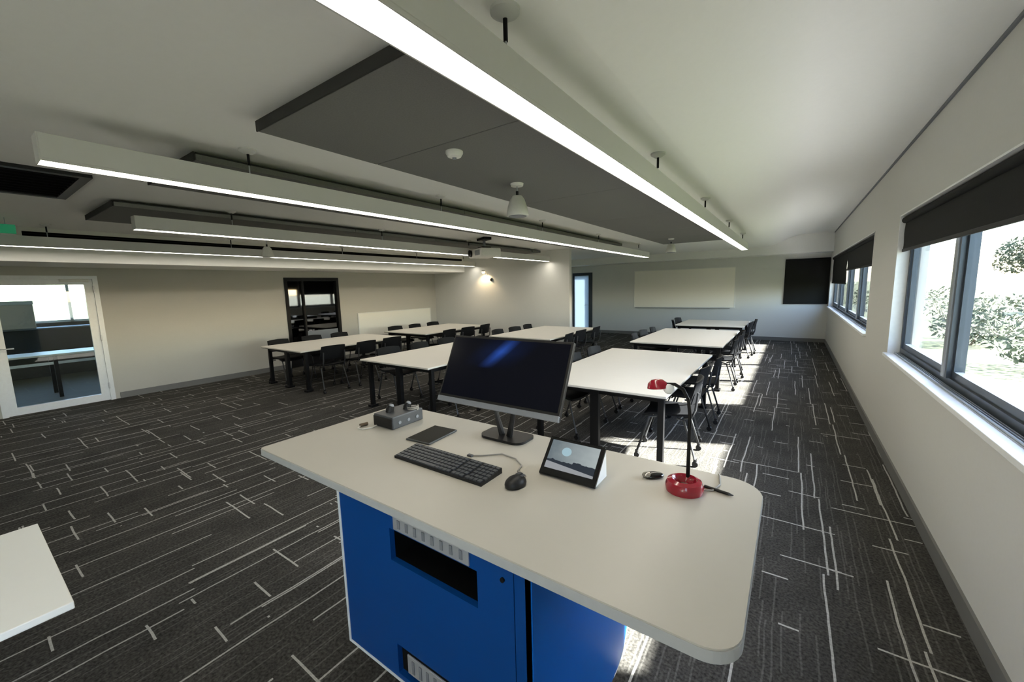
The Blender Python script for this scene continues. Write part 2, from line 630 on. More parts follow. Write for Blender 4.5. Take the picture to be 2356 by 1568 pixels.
# baseboards
box('baseboard_right', 'baseboard', XR - 0.015, XR, YB, YF - 0.015, 0, 0.10, kind='structure')
b = MB()
for a, c in ((YB, D1[0] - 0.06), (D1[1] + 0.06, D2[0] - 0.05), (D2[1] + 0.05, YM)):
    b.box(XL, XL + 0.015, a, c, 0, 0.10)
b.build('baseboard_left', 'baseboard', kind='structure')
box('baseboard_middle', 'baseboard', XL + 0.015, XM, YM - 0.015, YM, 0, 0.10, kind='structure')
b = MB()
b.box(XC, DF[0] - 0.05, YF - 0.015, YF, 0, 0.10)
b.box(DF[1] + 0.05, XR, YF - 0.015, YF, 0, 0.10)
b.build('baseboard_far', 'baseboard', kind='structure')


# ------------------------------------------------------------------ windows in the right wall
def window(name, win, mullions, sash):
    y0, y1, z0, z1 = win
    root = structure(name, (XR, y0, z0))
    L_, H_ = y1 - y0, z1 - z0
    xa, xb = 0.085, 0.155
    f = MB()
    f.box(xa, xb, 0, 0.05, 0, H_)
    f.box(xa, xb, L_ - 0.05, L_, 0, H_)
    f.box(xa, xb, 0.05, L_ - 0.05, 0, 0.06)
    f.box(xa, xb, 0.05, L_ - 0.05, H_ - 0.05, H_)
    f.build('window_frame', 'alu_dark', root)
    # white reveal lining
    r = MB()
    r.box(-0.003, xa, 0, 0.012, 0, H_)
    r.box(-0.003, xa, L_ - 0.012, L_, 0, H_)
    r.box(-0.003, xa, 0, L_, H_ - 0.012, H_)
    r.build('reveal_lining', 'sill_white', root)
    box('window_sill', 'sill_white', -0.035, xa, -0.02, L_ + 0.02, -0.028, 0.004, root, 0.004)
    # sliding track on the sill
    t = MB()
    for k in range(3):
        t.box(xa - 0.045 + k * 0.014, xa - 0.040 + k * 0.014, 0.05, L_ - 0.05, 0.004, 0.02)
    t.box(xa - 0.05, xa, 0.05, L_ - 0.05, 0.004, 0.009)
    t.build('sliding_track', 'alu', root)
    edges = [0.05] + [m - y0 for m in mullions] + [L_ - 0.05]
    for m_ in mullions:
        mm = box('mullion', 'alu_dark', xa - 0.015, xb, m_ - y0 - 0.03, m_ - y0 + 0.03, 0.06, H_ - 0.05, root)
        box('mullion_face', 'alu', xa - 0.022, xa - 0.015, m_ - y0 + 0.004, m_ - y0 + 0.060, 0.06, H_ - 0.05, mm)
    for a, c in zip(edges, edges[1:]):
        p = MB().box(xa + 0.030, xa + 0.036, a + 0.03, c - 0.03, 0.06, H_ - 0.05).build('pane', 'window_glass', root)
        s_ = MB()
        s_.box(xa + 0.012, xa + 0.055, a + 0.02, a + 0.06, 0.06, H_ - 0.05)
        s_.box(xa + 0.012, xa + 0.055, c - 0.06, c - 0.02, 0.06, H_ - 0.05)
        s_.box(xa + 0.012, xa + 0.055, a + 0.06, c - 0.06, 0.06, 0.11)
        s_.box(xa + 0.012, xa + 0.055, a + 0.06, c - 0.06, H_ - 0.10, H_ - 0.05)
        s_.build('sash', sash, root)
    return root


window('window_1', W1, [3.82], 'alu_dark')
window('added_window', W_ADDED, [-1.7], 'alu_dark')  # added for its daylight, out of view behind the camera
window('window_2', W2, [8.45, 10.10, 11.80], 'alu_dark')


def blind(y0, y1, ztop, zbot, label):
    r = thing('roller_blind', label, 'blind', (XR + 0.035, (y0 + y1) / 2, zbot), group='black roller blinds on the window wall')
    h = (y1 - y0) / 2
    n = 40
    MB().shell(lambda u, v: ((0.002 * math.sin(v * 9), -h + 2 * h * u, (ztop - zbot - 0.03) * v + 0.02), (1, 0, 0)), n, 8, 0.002).build('blind_fabric', 'blind', r)
    MB().box(-0.008, 0.008, -h, h, 0, 0.028, 0.004).build('bottom_bar', 'black_metal', r)
    MB().cyl((0, -h, ztop - zbot - 0.035), (0, h, ztop - zbot - 0.035), 0.028, n=16).build('roller_tube', 'blind', r, smooth=True)
    return r


blind(W1[0] + 0.015, W1[1] - 0.015, 2.268, 1.94, 'wide black roller blind pulled a third down over the nearest window')
blind(W2[0] + 0.015, 10.08, 2.268, 1.86, 'black roller blind on the far window, half nearer the pier')
blind(10.12, W2[1] - 0.015, 2.268, 1.60, 'black roller blind lowered furthest, on the far window beside the corner')

# fully lowered blind on the far wall, against the corner
r = thing('roller_blind', 'black blind fully lowered on the far wall in the right corner', 'blind', (0.30, YF, 1.05))
MB().shell(lambda u, v: ((-0.49 + 0.98 * u, -0.035 + 0.003 * math.sin(u * 20), 0.02 + 1.20 * v), (0, -1, 0)), 30, 4, 0.003).build('blind_fabric', 'blind', r)
MB().box(-0.495, 0.485, -0.045, -0.02, 0, 0.03, 0.004).build('bottom_bar', 'black_metal', r)
MB().box(-0.50, 0.485, -0.06, 0, 1.18, 1.235, 0.006).build('headbox', 'black_metal', r)
b = MB()
b.box(-0.505, -0.47, -0.03, 0, 0, 1.20)
b.build('side_guide', 'black_metal', r)

# ------------------------------------------------------------------ doors
# glazed white door in the left wall
d = structure('door_1', (XL, D1[0], 0))
Wd, Hd = D1[1] - D1[0], D1[2]
f = MB()
f.box(-T, 0.02, 0, 0.06, 0, Hd)
f.box(-T, 0.02, Wd - 0.06, Wd, 0, Hd)
f.box(-T, 0.02, 0.06, Wd - 0.06, Hd - 0.05, Hd)
f.build('door_frame', 'white_gloss', d)
lf = MB()
lf.box(-0.055, -0.005, 0.06, 0.15, 0.005, Hd - 0.05)
lf.box(-0.055, -0.005, Wd - 0.16, Wd - 0.06, 0.005, Hd - 0.05)
lf.box(-0.055, -0.005, 0.15, Wd - 0.16, 0.005, 0.12)
lf.box(-0.055, -0.005, 0.15, Wd - 0.16, Hd - 0.14, Hd - 0.05)
leaf = lf.build('door_leaf', 'white_gloss', d)
box('door_pane', 'door_glass', -0.034, -0.026, 0.15, Wd - 0.16, 0.12, Hd - 0.14, d)
MB().box(-0.003, 0.035, Wd - 0.42, Wd - 0.10, Hd - 0.10, Hd - 0.05, 0.006).build('door_closer', 'white_satin', d)
h = MB()
h.tube([(-0.005, 0.10, 1.0), (0.045, 0.10, 1.0), (0.05, 0.11, 1.0), (0.05, 0.22, 1.0)], 0.010)
h.build('door_handle', 'silver', leaf, smooth=True)
g = MB()
for zc in (0.25, 1.05, 1.85):
    g.cyl((0.024, Wd - 0.06, zc - 0.05), (0.024, Wd - 0.06, zc + 0.05), 0.010, n=10)
g.build('hinge', 'silver', d, kind='stuff')

# dark glazed door in the left wall
d = structure('door_2', (XL, D2[0], 0))
Wd, Hd = D2[1] - D2[0], D2[2]
f = MB()
f.box(-T, 0.02, 0, 0.07, 0, Hd)
f.box(-T, 0.02, Wd - 0.07, Wd, 0, Hd)
f.box(-T, 0.02, 0.07, Wd - 0.07, Hd - 0.07, Hd)
f.box(-0.08, 0.01, 0.07, Wd - 0.07, 0, 0.30)
f.box(-0.08, 0.005, 0.40, 0.44, 0.30, Hd - 0.07)
f.build('door_frame', 'black_metal', d)
box('side_pane', 'dark_glass', -0.045, -0.037, 0.07, 0.40, 0.30, Hd - 0.07, d)
box('door_pane', 'dark_glass', -0.045, -0.037, 0.44, Wd - 0.07, 0.30, Hd - 0.07, d)
box('lower_panel', 'mid_grey', -0.04, -0.034, 0.45, Wd - 0.08, 0.31, 0.80, d)
# unlit cupboard room behind the dark door
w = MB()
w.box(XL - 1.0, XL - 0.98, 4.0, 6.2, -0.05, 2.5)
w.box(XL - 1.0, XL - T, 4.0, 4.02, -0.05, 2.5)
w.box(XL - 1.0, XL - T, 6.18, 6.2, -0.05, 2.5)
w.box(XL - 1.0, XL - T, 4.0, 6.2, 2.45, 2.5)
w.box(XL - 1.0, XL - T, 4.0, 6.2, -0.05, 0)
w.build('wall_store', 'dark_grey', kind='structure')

# black framed frosted door in the far wall
d = structure('door_3', (DF[0], YF, 0))
Wd, Hd = DF[1] - DF[0], DF[2]
f = MB()
f.box(0, 0.06, -0.02, T, 0, Hd)
f.box(Wd - 0.14, Wd, -0.02, T, 0, Hd)
f.box(0.06, Wd - 0.14, -0.02, T, Hd - 0.10, Hd)
f.build('door_frame', 'alu_dark', d)
box('door_pane', 'frosted_pane', 0.06, Wd - 0.14, 0.03, 0.045, 0.0, Hd - 0.10, d)
box('door_rail', 'alu_dark', 0.06, Wd - 0.14, 0.0, 0.028, 0.0, 0.16, d)
h = MB().tube([(Wd - 0.18, 0.03, 1.0), (Wd - 0.18, -0.03, 1.0), (Wd - 0.30, -0.035, 1.0)], 0.009)
h.build('door_handle', 'silver', d, smooth=True)

# ------------------------------------------------------------------ room beyond the white door
nx0, nx1, ny0, ny1 = -14.2, XL - T, -3.2, 3.4
box('floor_next', 'next_floor', nx0, nx1, ny0, ny1, -0.2, -0.002, kind='structure')
box('ceiling_next', 'ceiling_paint', nx0, nx1, ny0, ny1, 2.6, 2.7, kind='structure')
w = MB()
w.box(nx0 - 0.1, nx0, ny0, ny1, 0, 1.16)
w.box(nx0 - 0.1, nx0, ny0, ny1, 2.35, 2.7)
w.box(nx0 - 0.1, nx0, ny0, -2.4, 1.16, 2.35)
w.box(nx0 - 0.1, nx0, 2.9, ny1, 1.16, 2.35)
w.build('wall_next_outer', 'next_panel', kind='structure')
w = MB()
w.box(nx0 - 0.1, nx1, ny0 - 0.1, ny0, 0, 2.7)
w.box(nx0 - 0.1, nx1, ny1, ny1 + 0.1, 0, 2.7)
w.build('wall_next_sides', 'wall_paint', kind='structure')
wn_ = structure('window_3', (nx0, -2.4, 1.16))
f = MB()
for k in range(6):
    f.box(-0.07, -0.02, k * 1.06 - 0.02 if k else 0, k * 1.06 + 0.03 if k < 5 else 5.3, 0, 1.19)
f.box(-0.07, -0.02, 0, 5.3, 0, 0.05)
f.box(-0.07, -0.02, 0, 5.3, 1.14, 1.19)
f.build('window_frame', 'white_gloss', wn_)
for k in range(5):
    box('pane', 'window_glass', -0.05, -0.045, k * 1.06 + 0.03, k * 1.06 + 1.04, 0.05, 1.14, wn_)
t = thing('side_table', 'long white table behind the glazed white door', 'table', (-10.75, 0.75, 0))
box('table_top', 'white_satin', -0.35, 0.35, -1.5, 1.5, 0.735, 0.765, t, 0.004)
for sx in (-0.28, 0.28):
    for sy in (-1.0, 0.33):
        MB().box(sx - 0.025, sx + 0.025, sy - 0.025, sy + 0.025, 0, 0.735).build('leg', 'black_metal', t)
box('cross_rail', 'edge_white', 0.255, 0.275, -1.4, 1.4, 0.58, 0.625, t)
t = thing('storage_unit', 'dark brown low unit under the window behind the white door', 'cabinet', (-13.85, 0.5, 0))
box('cabinet_body', 'next_panel', -0.28, 0.28, -2.2, 2.2, 0, 1.05, t, 0.01)
box('cabinet_top', 'mid_grey', -0.30, 0.30, -2.22, 2.22, 1.05, 1.08, t, 0.004)
t = thing('chest', 'pale box standing on the low unit against the bright window', 'box', (-13.85, 0.95, 1.08))
box('box_body', 'render_wall', -0.2, 0.2, -0.27, 0.27, 0, 0.52, t, 0.01)
box('box_lid', 'frosted', -0.21, 0.21, -0.28, 0.28, 0.52, 0.60, t, 0.01)

# ------------------------------------------------------------------ outdoors
gnd = MB().box(XO, 400, -300, 400, -0.45, -0.35)
gnd.build('ground', 'ground', kind='structure')
MB().box(-400, nx0 - 0.1, -300, 400, -0.45, -0.35).build('ground_beyond', 'ground', kind='structure')
MB().box(XO, 2.7, -10, 40, -0.35, -0.335).build('path', 'path', kind='structure')


def leaves(mb, n, c, rad, size):
    for _ in range(n):
        while True:
            v = Vector((random.uniform(-1, 1), random.uniform(-1, 1), random.uniform(-1, 1)))
            if 0.25 < v.length <= 1:
                break
        p = Vector(c) + Vector((v.x * rad[0], v.y * rad[1], v.z * rad[2]))
        a = Vector((random.uniform(-1, 1), random.uniform(-1, 1), random.uniform(-1, 1))).normalized()
        b_ = a.orthogonal().normalized()
        s_ = size * random.uniform(0.6, 1.3)
        c2 = a.cross(b_) * s_ * 0.15
        q = [p - a * s_, p + b_ * s_ * 0.5 + c2, p + a * s_, p - b_ * s_ * 0.5 + c2]
        mb.bm.faces.new([mb.bm.verts.new(x) for x in q])


bushes = [(4.4, 17.5, 0.9, 'low green bush outside, nearest seen through the narrow pane'),
          (6.0, 27.0, 1.3, 'pale green bush outside, beyond the first through the narrow pane'),
          (3.9, 33.0, 1.2, 'round garden bush outside at the far window'),
          (5.6, 19.5, 1.2, 'leafy bush outside the large right pane'),
          (4.6, 13.2, 1.0, 'leafy bush outside, at the right edge of the photo')]
for i, (x, y, s_, lb) in enumerate(bushes):
    t = thing('bush', lb, 'bush', (x, y, -0.35), group='bushes outside the windows')
    m_ = MB()
    leaves(m_, 700, (0, 0, s_ * 0.62), (s_, s_ * 1.1, s_ * 0.6), 0.075)
    m_.build('foliage', 'leaf_pale' if i % 2 else 'leaf', t, kind='stuff')
    st = MB()
    for k in range(5):
        a = k * 1.3
        st.tube([(0.05 * math.cos(a), 0.05 * math.sin(a), 0), (0.4 * s_ * math.cos(a), 0.4 * s_ * math.sin(a), s_ * 0.6)], [0.02, 0.008], 6)
    st.build('stems', 'bark', t)
trees = [(15, 34, 4.6, 'tall pale tree outside, far through the narrow pane'),
         (19, 24, 5.2, 'broad tree outside, beyond the lawn in the near window'),
         (21, 14, 5.0, 'tree outside at the right edge, behind the bushes'),
         (17, 55, 5.0, 'distant tree outside beyond the far window')]
for (x, y, h_, lb) in trees:
    t = thing('garden_tree', lb, 'tree', (x, y, -0.35), group='trees outside the windows')
    m_ = MB()
    for k in range(7):
        a = k * 2.4
        leaves(m_, 260, (1.0 * math.cos(a), 1.0 * math.sin(a), h_ * (0.55 + 0.06 * k)), (1.4, 1.4, 0.9), 0.20)
    m_.build('foliage', 'leaf', t, kind='stuff')
    MB().tube([(0, 0, 0), (0.1, 0.05, h_ * 0.4), (0.0, 0.1, h_ * 0.8)], [0.2, 0.14, 0.05], 9).build('trunk', 'bark', t, smooth=True)
t = thing('garden_hedge', 'long clipped hedge outside at the end of the lawn', 'hedge', (12.5, 22, -0.35))
m_ = MB()
for k in range(24):
    leaves(m_, 110, (0, -11.5 + k, 0.55), (0.5, 0.7, 0.55), 0.12)
m_.build('foliage', 'hedge', t, kind='stuff')
MB().box(-0.35, 0.35, -12, 12, 0, 0.95, 0.08).build('hedge_core', 'hedge', t)
t = thing('garden_house', 'small red roofed house outside in the distance', 'building', (24, 44, -0.35))
MB().box(-3, 3, -4, 4, 0, 2.6).build('wall', 'render_wall', t)
MB().prism([(-3.4, 2.6), (3.4, 2.6), (0, 4.2)], 'y', -4.3, 4.3).build('roof', 'red_roof', t)
box('house_window', 'dark_glass', -3.03, -3.0, -1.2, 0.4, 0.9, 2.0, t)
box('house_door', 'bark', -3.03, -3.0, 1.4, 2.3, 0.0, 2.0, t)

# ------------------------------------------------------------------ ceiling: dark acoustic panels
rows = [(-2.365, -1.15, 'dark grey acoustic ceiling panel strip nearest the windows', 1.085, 9.2, [1.83, 3.6, 5.2, 6.8, 8.0]),
        (-4.10, -3.14, 'dark grey acoustic ceiling panel strip between the second and third lights', 1.05, 8.8, [3.6, 5.2, 6.8]),
        (-6.39, -5.23, 'dark grey acoustic ceiling panel strip between the third and fourth lights', 1.06, 8.8, [3.6, 5.2, 6.8])]
for (xa, xb, lb, ya, yb, seams) in rows:
    t = thing('acoustic_panel_strip', lb, 'ceiling panel', ((xa + xb) / 2, ya, ZC - 0.024), group='acoustic panel strips on the ceiling')
    hw = (xb - xa) / 2
    box('backing', 'acoustic_edge', -hw + 0.008, hw - 0.008, 0.008, yb - ya - 0.008, -0.03, 0.0, t)
    for k in range(4):
        yk = 0.3 + k * (yb - ya - 0.6) / 3
        box('standoff', 'acoustic_edge', -hw + 0.2, hw - 0.2, yk - 0.03, yk + 0.03, 0.0, 0.024, t)
    box('edge_trim', 'acoustic_edge', -hw, hw, -0.008, 0.0, -0.052, 0.0, t)
    box('edge_trim', 'acoustic_edge', -hw, hw, yb - ya, yb - ya + 0.008, -0.052, 0.0, t)
    ed = [ya] + seams + [yb]
    for a, c in zip(ed, ed[1:]):
        box('panel', 'acoustic', -hw, hw, a - ya + 0.004, c - ya - 0.004, -0.05, -0.012, t, 0.003)

# black air grille in the ceiling at the left edge
t = thing('ceiling_cassette', 'black square air unit in the ceiling at the left edge', 'air conditioner', (-4.95, 0.30, ZC))
fr = MB()
hx, hy = 0.55, 0.50
fr.box(-hx, hx, -hy, -hy + 0.06, -0.025, 0)
fr.box(-hx, hx, hy - 0.06, hy, -0.025, 0)
fr.box(-hx, -hx + 0.06, -hy + 0.06, hy - 0.06, -0.025, 0)
fr.box(hx - 0.06, hx, -hy + 0.06, hy - 0.06, -0.025, 0)
fr.build('grille_frame', 'black_plastic', t)
box('grille_back', 'cavity', -hx + 0.06, hx - 0.06, -hy + 0.06, hy - 0.06, -0.006, 0, t)
for k in range(9):
    x = -hx + 0.11 + k * (2 * hx - 0.22) / 8
    MB().box(x - 0.004, x + 0.004, -hy + 0.06, hy - 0.06, -0.022, -0.006).build('slat', 'cavity', t)

# linear slot grille along the left bulkhead
t = thing('slot_grille', 'long black air slot high on the left bulkhead', 'air vent', (-8.07, 0.74, 2.42))
L_ = YM - 0.74 - 0.1
box('slot_back', 'cavity', 0.0, 0.004, 0, L_, 0, 0.15, t)
for k in range(3):
    box('slot_blade', 'black_metal', 0.004, 0.014, 0.01, L_ - 0.01, 0.02 + k * 0.05, 0.03 + k * 0.05, t)


# ------------------------------------------------------------------ linear pendant lights
def linear_light(x, y0, y1, label, rods, zb=2.337, wd=0.118, ht=0.125):
    t = thing('linear_pendant_light', label, 'ceiling light', (x, y0, zb), group='linear pendant lights')
    L_ = y1 - y0
    h = MB()
    h.box(-wd / 2, wd / 2, 0, L_, 0.012, ht, 0.003)
    h.build('housing', 'fixture', t)
    lip = MB()
    lip.box(-wd / 2, -wd / 2 + 0.006, 0, L_, 0, 0.012)
    lip.box(wd / 2 - 0.006, wd / 2, 0, L_, 0, 0.012)
    lip.build('lip', 'fixture', t)
    box('diffuser', 'diffuser', -wd / 2 + 0.006, wd / 2 - 0.006, 0.004, L_ - 0.004, 0.002, 0.012, t)
    for e in (-0.004, L_):
        box('end_cap', 'fixture', -wd / 2, wd / 2, e, e + 0.004, 0, ht, t)
    zt = ZC - zb
    for ry in rods:
        y = ry - y0
        c = MB().lathe([(0, zt), (0.05, zt), (0.05, zt - 0.012), (0.022, zt - 0.03), (0, zt - 0.03)], (0, y, 0), 20).build('ceiling_rose', 'fixture', t, smooth=True)
        MB().cyl((0, y, ht), (0, y, zt - 0.03), 0.004, n=8).build('suspension_wire', 'alu', c)
        MB().cyl((0, y, zt - 0.10), (0, y, zt - 0.03), 0.008, n=10).build('wire_gripper', 'black_metal', c)
    return t


linear_light(-0.842, -1.6, 9.50, 'brightest long pendant light, nearest the windows', [-0.9, 1.21, 3.08, 4.98, 7.0, 9.0])
linear_light(-2.93, 0.36, 9.95, 'long pendant light second from the windows', [1.27, 3.01, 5.0, 7.0, 9.3])
linear_light(-5.16, 1.17, 9.05, 'long pendant light third from the windows', [2.0, 4.0, 6.0, 8.3])
linear_light(-7.62, -0.6, 9.05, 'long pendant light by the left bulkhead', [0.9, 2.9, 4.9, 6.9, 8.6])


def cone_pendant(x, y, label, zb=2.29, s=1.0):
    t = thing('cone_pendant', label, 'pendant speaker', (x, y, zb), group='white cone pendants')
    zt = ZC - 0.074 - zb if -2.365 < x < -1.15 and 1.085 < y < 9.2 else ZC - zb
    MB().lathe([(0, 0.0), (0.088 * s, 0.0), (0.093 * s, 0.01), (0.080 * s, 0.075), (0.060 * s, 0.135), (0.042 * s, 0.160), (0, 0.165)], n=28).build('cone_body', 'white_satin', t, smooth=True)
    MB().lathe([(0, -0.003), (0.075 * s, -0.003), (0.075 * s, 0.001), (0, 0.001)], n=28).build('speaker_grille', 'mid_grey', t)
    MB().cyl((0, 0, 0.16), (0, 0, zt - 0.02), 0.005, n=8).build('rod', 'alu', t)
    MB().lathe([(0, zt), (0.055, zt), (0.05, zt - 0.02), (0, zt - 0.022)], n=24).build('ceiling_rose', 'white_satin', t, smooth=True)
    MB().cyl((0, 0, 0.165), (0, 0, 0.20), 0.012, n=10).build('cord_grip', 'black_plastic', t)
    return t


cone_pendant(-1.92, 2.87, 'white cone pendant hanging from the dark panel, nearest the lectern')
cone_pendant(-1.95, 8.15, 'small white cone pendant hanging near the far end of the panel')
cone_pendant(-7.00, 3.17, 'white cone pendant on the left, in front of the fourth light')

t = thing('smoke_detector', 'round white smoke detector on the dark ceiling panel', 'smoke detector', (-1.78, 1.965, ZC - 0.074))
MB().lathe([(0, 0), (0.055, 0), (0.055, -0.012), (0.042, -0.032), (0.02, -0.038), (0, -0.038)], n=28).build('detector_body', 'white_satin', t, smooth=True)
MB().lathe([(0, -0.037), (0.014, -0.037), (0.012, -0.046), (0, -0.046)], n=16).build('sensor_cap', 'mid_grey', t, smooth=True)

# projector
t = thing('projector', 'white ceiling projector with black lens on a black bracket', 'projector', (-4.74, 5.95, 2.27), math.radians(-28))
MB().box(-0.30, 0.30, -0.20, 0.20, 0, 0.15, 0.025, 3).build('projector_body', 'white_satin', t, smooth=True)
MB().cyl((-0.17, -0.195, 0.075), (-0.17, -0.24, 0.075), 0.062, 0.068, n=24).build('lens_barrel', 'black_plastic', t, smooth=True)
MB().lathe([(0, 0.016), (0.03, 0.010), (0.052, 0)], n=24).xf(Matrix.Translation((-0.17, -0.241, 0.075)) @ Matrix.Rotation(math.radians(90), 4, 'X')).build('lens', 'black_gloss', t, smooth=True)
for k in range(6):
    box('vent_slat', 'mid_grey', 0.02 + k * 0.04, 0.045 + k * 0.04, -0.203, -0.199, 0.03, 0.12, t)
MB().box(-0.10, 0.10, -0.09, 0.09, 0.15, 0.19, 0.005).build('mount_plate', 'black_metal', t)
MB().cyl((0, 0, 0.19), (0, 0, ZC - 2.27 - 0.03), 0.025, n=14).build('mount_pole', 'mid_grey', t, smooth=True)
MB().box(-0.16, 0.16, -0.08, 0.08, ZC - 2.27 - 0.045, ZC - 2.27, 0.004).build('ceiling_bracket', 'black_metal', t)

# exit sign at the left edge
t = thing('exit_sign', 'green exit sign hanging under the ceiling at the left edge', 'exit sign', (-7.30, 0.44, 2.45), 0.0)
box('sign_body', 'exit_green', -0.015, 0.015, -0.19, 0.19, 0, 0.10, t, 0.003)
for y in (-0.12, 0.12):
    MB().cyl((0, y, 0.10), (0, y, ZC - 2.45), 0.004, n=8).build('hanger', 'alu', t)

# wall lamp and dome camera on the middle wall
t = thing('wall_lamp', 'small warm glowing lamp high on the cream middle wall', 'wall lamp', (-7.25, YM, 2.10))
MB().lathe([(0, 0), (0.05, 0), (0.05, 0.015), (0.03, 0.02), (0, 0.02)], n=20).xf(Matrix.Rotation(math.radians(90), 4, 'X')).build('wall_plate', 'white_satin', t, smooth=True)
MB().tube([(0, -0.02, 0), (0, -0.07, 0.02), (0, -0.10, 0.05)], 0.010).build('lamp_arm', 'white_satin', t, smooth=True)
MB().ball((0, -0.12, 0.06), 0.05, (1, 1, 0.9)).build('lamp_globe', 'warm_bulb', t, smooth=True)
MB().lathe([(0.055, 0.075), (0.06, 0.09), (0.04, 0.115), (0, 0.12)], (0, -0.12, 0.0), 20).build('lamp_hood', 'white_satin', t, smooth=True)
ld = bpy.data.lights.new('lamp_light', 'SPOT')
ld.energy = 9
ld.color = (1.0, 0.74, 0.42)
ld.spot_size = math.radians(120)
ld.spot_blend = 0.6
ld.shadow_soft_size = 0.04
lo = bpy.data.objects.new('lamp_light', ld)
COL.objects.link(lo)
lo.parent = t
lo.location = (0, -0.20, 0.02)
lo.rotation_euler = (math.radians(28), 0, 0)
t = thing('dome_camera', 'small dark dome camera on the wall under the warm lamp', 'camera', (-7.05, YM, 1.94))
MB().lathe([(0, 0), (0.05, 0), (0.05, 0.02), (0.042, 0.03), (0, 0.03)], n=20).xf(Matrix.Rotation(math.radians(90), 4, 'X')).build('camera_base', 'mid_grey', t, smooth=True)
MB().ball((0, -0.03, 0), 0.038).build('camera_dome', 'black_gloss', t, smooth=True)

# ------------------------------------------------------------------ boards
t = thing('whiteboard', 'wide whiteboard on the far wall behind the window-side tables', 'whiteboard', (-2.93, YF, 0.93))
box('board_surface', 'white_board_far', -1.50, 1.50, -0.018, 0, 0.02, 1.20, t)
f = MB()
f.box(-1.52, 1.52, -0.025, 0, 1.20, 1.222)
f.box(-1.52, -1.50, -0.025, 0, 0, 1.20)
f.box(1.50, 1.52, -0.025, 0, 0, 1.20)
f.box(-1.50, 1.50, -0.025, 0, 0, 0.02)
f.build('board_frame', 'white_satin', t)
box('pen_tray', 'grey_trim', -1.45, 1.40, -0.085, -0.025, -0.02, 0.0, t, 0.003)
t = thing('whiteboard', 'low cream whiteboard against the left wall behind the tables', 'whiteboard', (XL, 7.58, 0.50))
box('board_surface', 'white_board', 0, 0.018, -1.26, 1.26, 0.02, 0.62, t)
f = MB()
f.box(0, 0.025, -1.29, 1.29, 0.62, 0.64)
f.box(0, 0.025, -1.29, -1.26, 0, 0.62)
f.box(0, 0.025, 1.26, 1.29, 0, 0.62)
f.box(0, 0.025, -1.26, 1.26, 0, 0.02)
f.build('board_frame', 'white_satin', t)


# ------------------------------------------------------------------ chairs
def make_chair():
    t = thing('stacking_chair', 'x', 'chair')

    def seat(u, v):
        x = (u - 0.5) * 0.46
        y = (v - 0.5) * 0.44
        z = 0.455 + 0.018 * (2 * abs(u - 0.5)) ** 2 - 0.03 * max(0.0, (v - 0.7) / 0.3) ** 2 + 0.012 * max(0.0, (0.3 - v) / 0.3)
        k = 1 - 0.10 * (1 - v)
        return (x * k, y, z), (0, 0, 1)
    MB().shell(seat, 12, 10, 0.022).build('seat', 'chair_black', t, smooth=True)

    def back(u, v):
        a = (u - 0.5) * 2
        hw = 0.225 - 0.02 * v
        z = 0.575 + 0.235 * v - 0.012 * a * a * (1 if v > 0.5 else -1) * abs(2 * v - 1)
        y = -0.235 - 0.055 * v + 0.045 * a * a
        return (a * hw, y, z), (-a * 0.35, 1, 0.15)
    MB().shell(back, 14, 8, 0.016).build('backrest', 'chair_black', t, smooth=True)
    for s in (-1, 1):
        MB().tube([(s * 0.17, -0.15, 0.44), (s * 0.185, -0.215, 0.46), (s * 0.19, -0.245, 0.53), (s * 0.185, -0.265, 0.70)], 0.011, 8).build('back_upright', 'chair_leg', t, smooth=True)
        for y0, y1 in ((0.16, 0.27), (-0.15, -0.26)):
            lg = MB().tube([(s * 0.18, y0 * 0.6, 0.435), (s * 0.195, y0, 0.425), (s * 0.215, y1, 0.06)], 0.0115, 8).build('leg', 'chair_leg', t, smooth=True)
            c = MB()
            c.cyl((s * 0.215, y1, 0.05), (s * 0.215, y1, 0.075), 0.016, n=10)
            c.cyl((s * 0.215 - 0.016, y1, 0.026), (s * 0.215 + 0.016, y1, 0.026), 0.026, n=14)
            c.build('castor', 'black_plastic', lg, smooth=True)
    MB().tube([(-0.18, 0.05, 0.438), (0.18, 0.05, 0.438)], 0.010, 8).build('cross_bar', 'chair_leg', t, smooth=True)
    return t


proto = make_chair()
first = [True]
ORD = ['nearest', 'middle', 'farthest']


def place_chairs(x, ys, rz, label, jit):
    for i, y in enumerate(ys):
        if first[0]:
            o = proto
            first[0] = False
        else:
            o = copy_tree(proto)
        dx, da = jit[i % len(jit)]
        o.location = (x + dx, y, 0)
        o.rotation_euler = (0, 0, rz + math.radians(da))
        names = {2: ['nearer', 'farther'], 3: ORD, 4: ['nearest', 'second', 'third', 'farthest']}[len(ys)]
        o['label'] = 'black chair, %s on the %s' % (names[i], label)
        o['group'] = 'black chairs at the white tables'


# local +y is the chair's front; window side faces -x, wall side faces +x
FW, FL = math.radians(90), math.radians(-90)


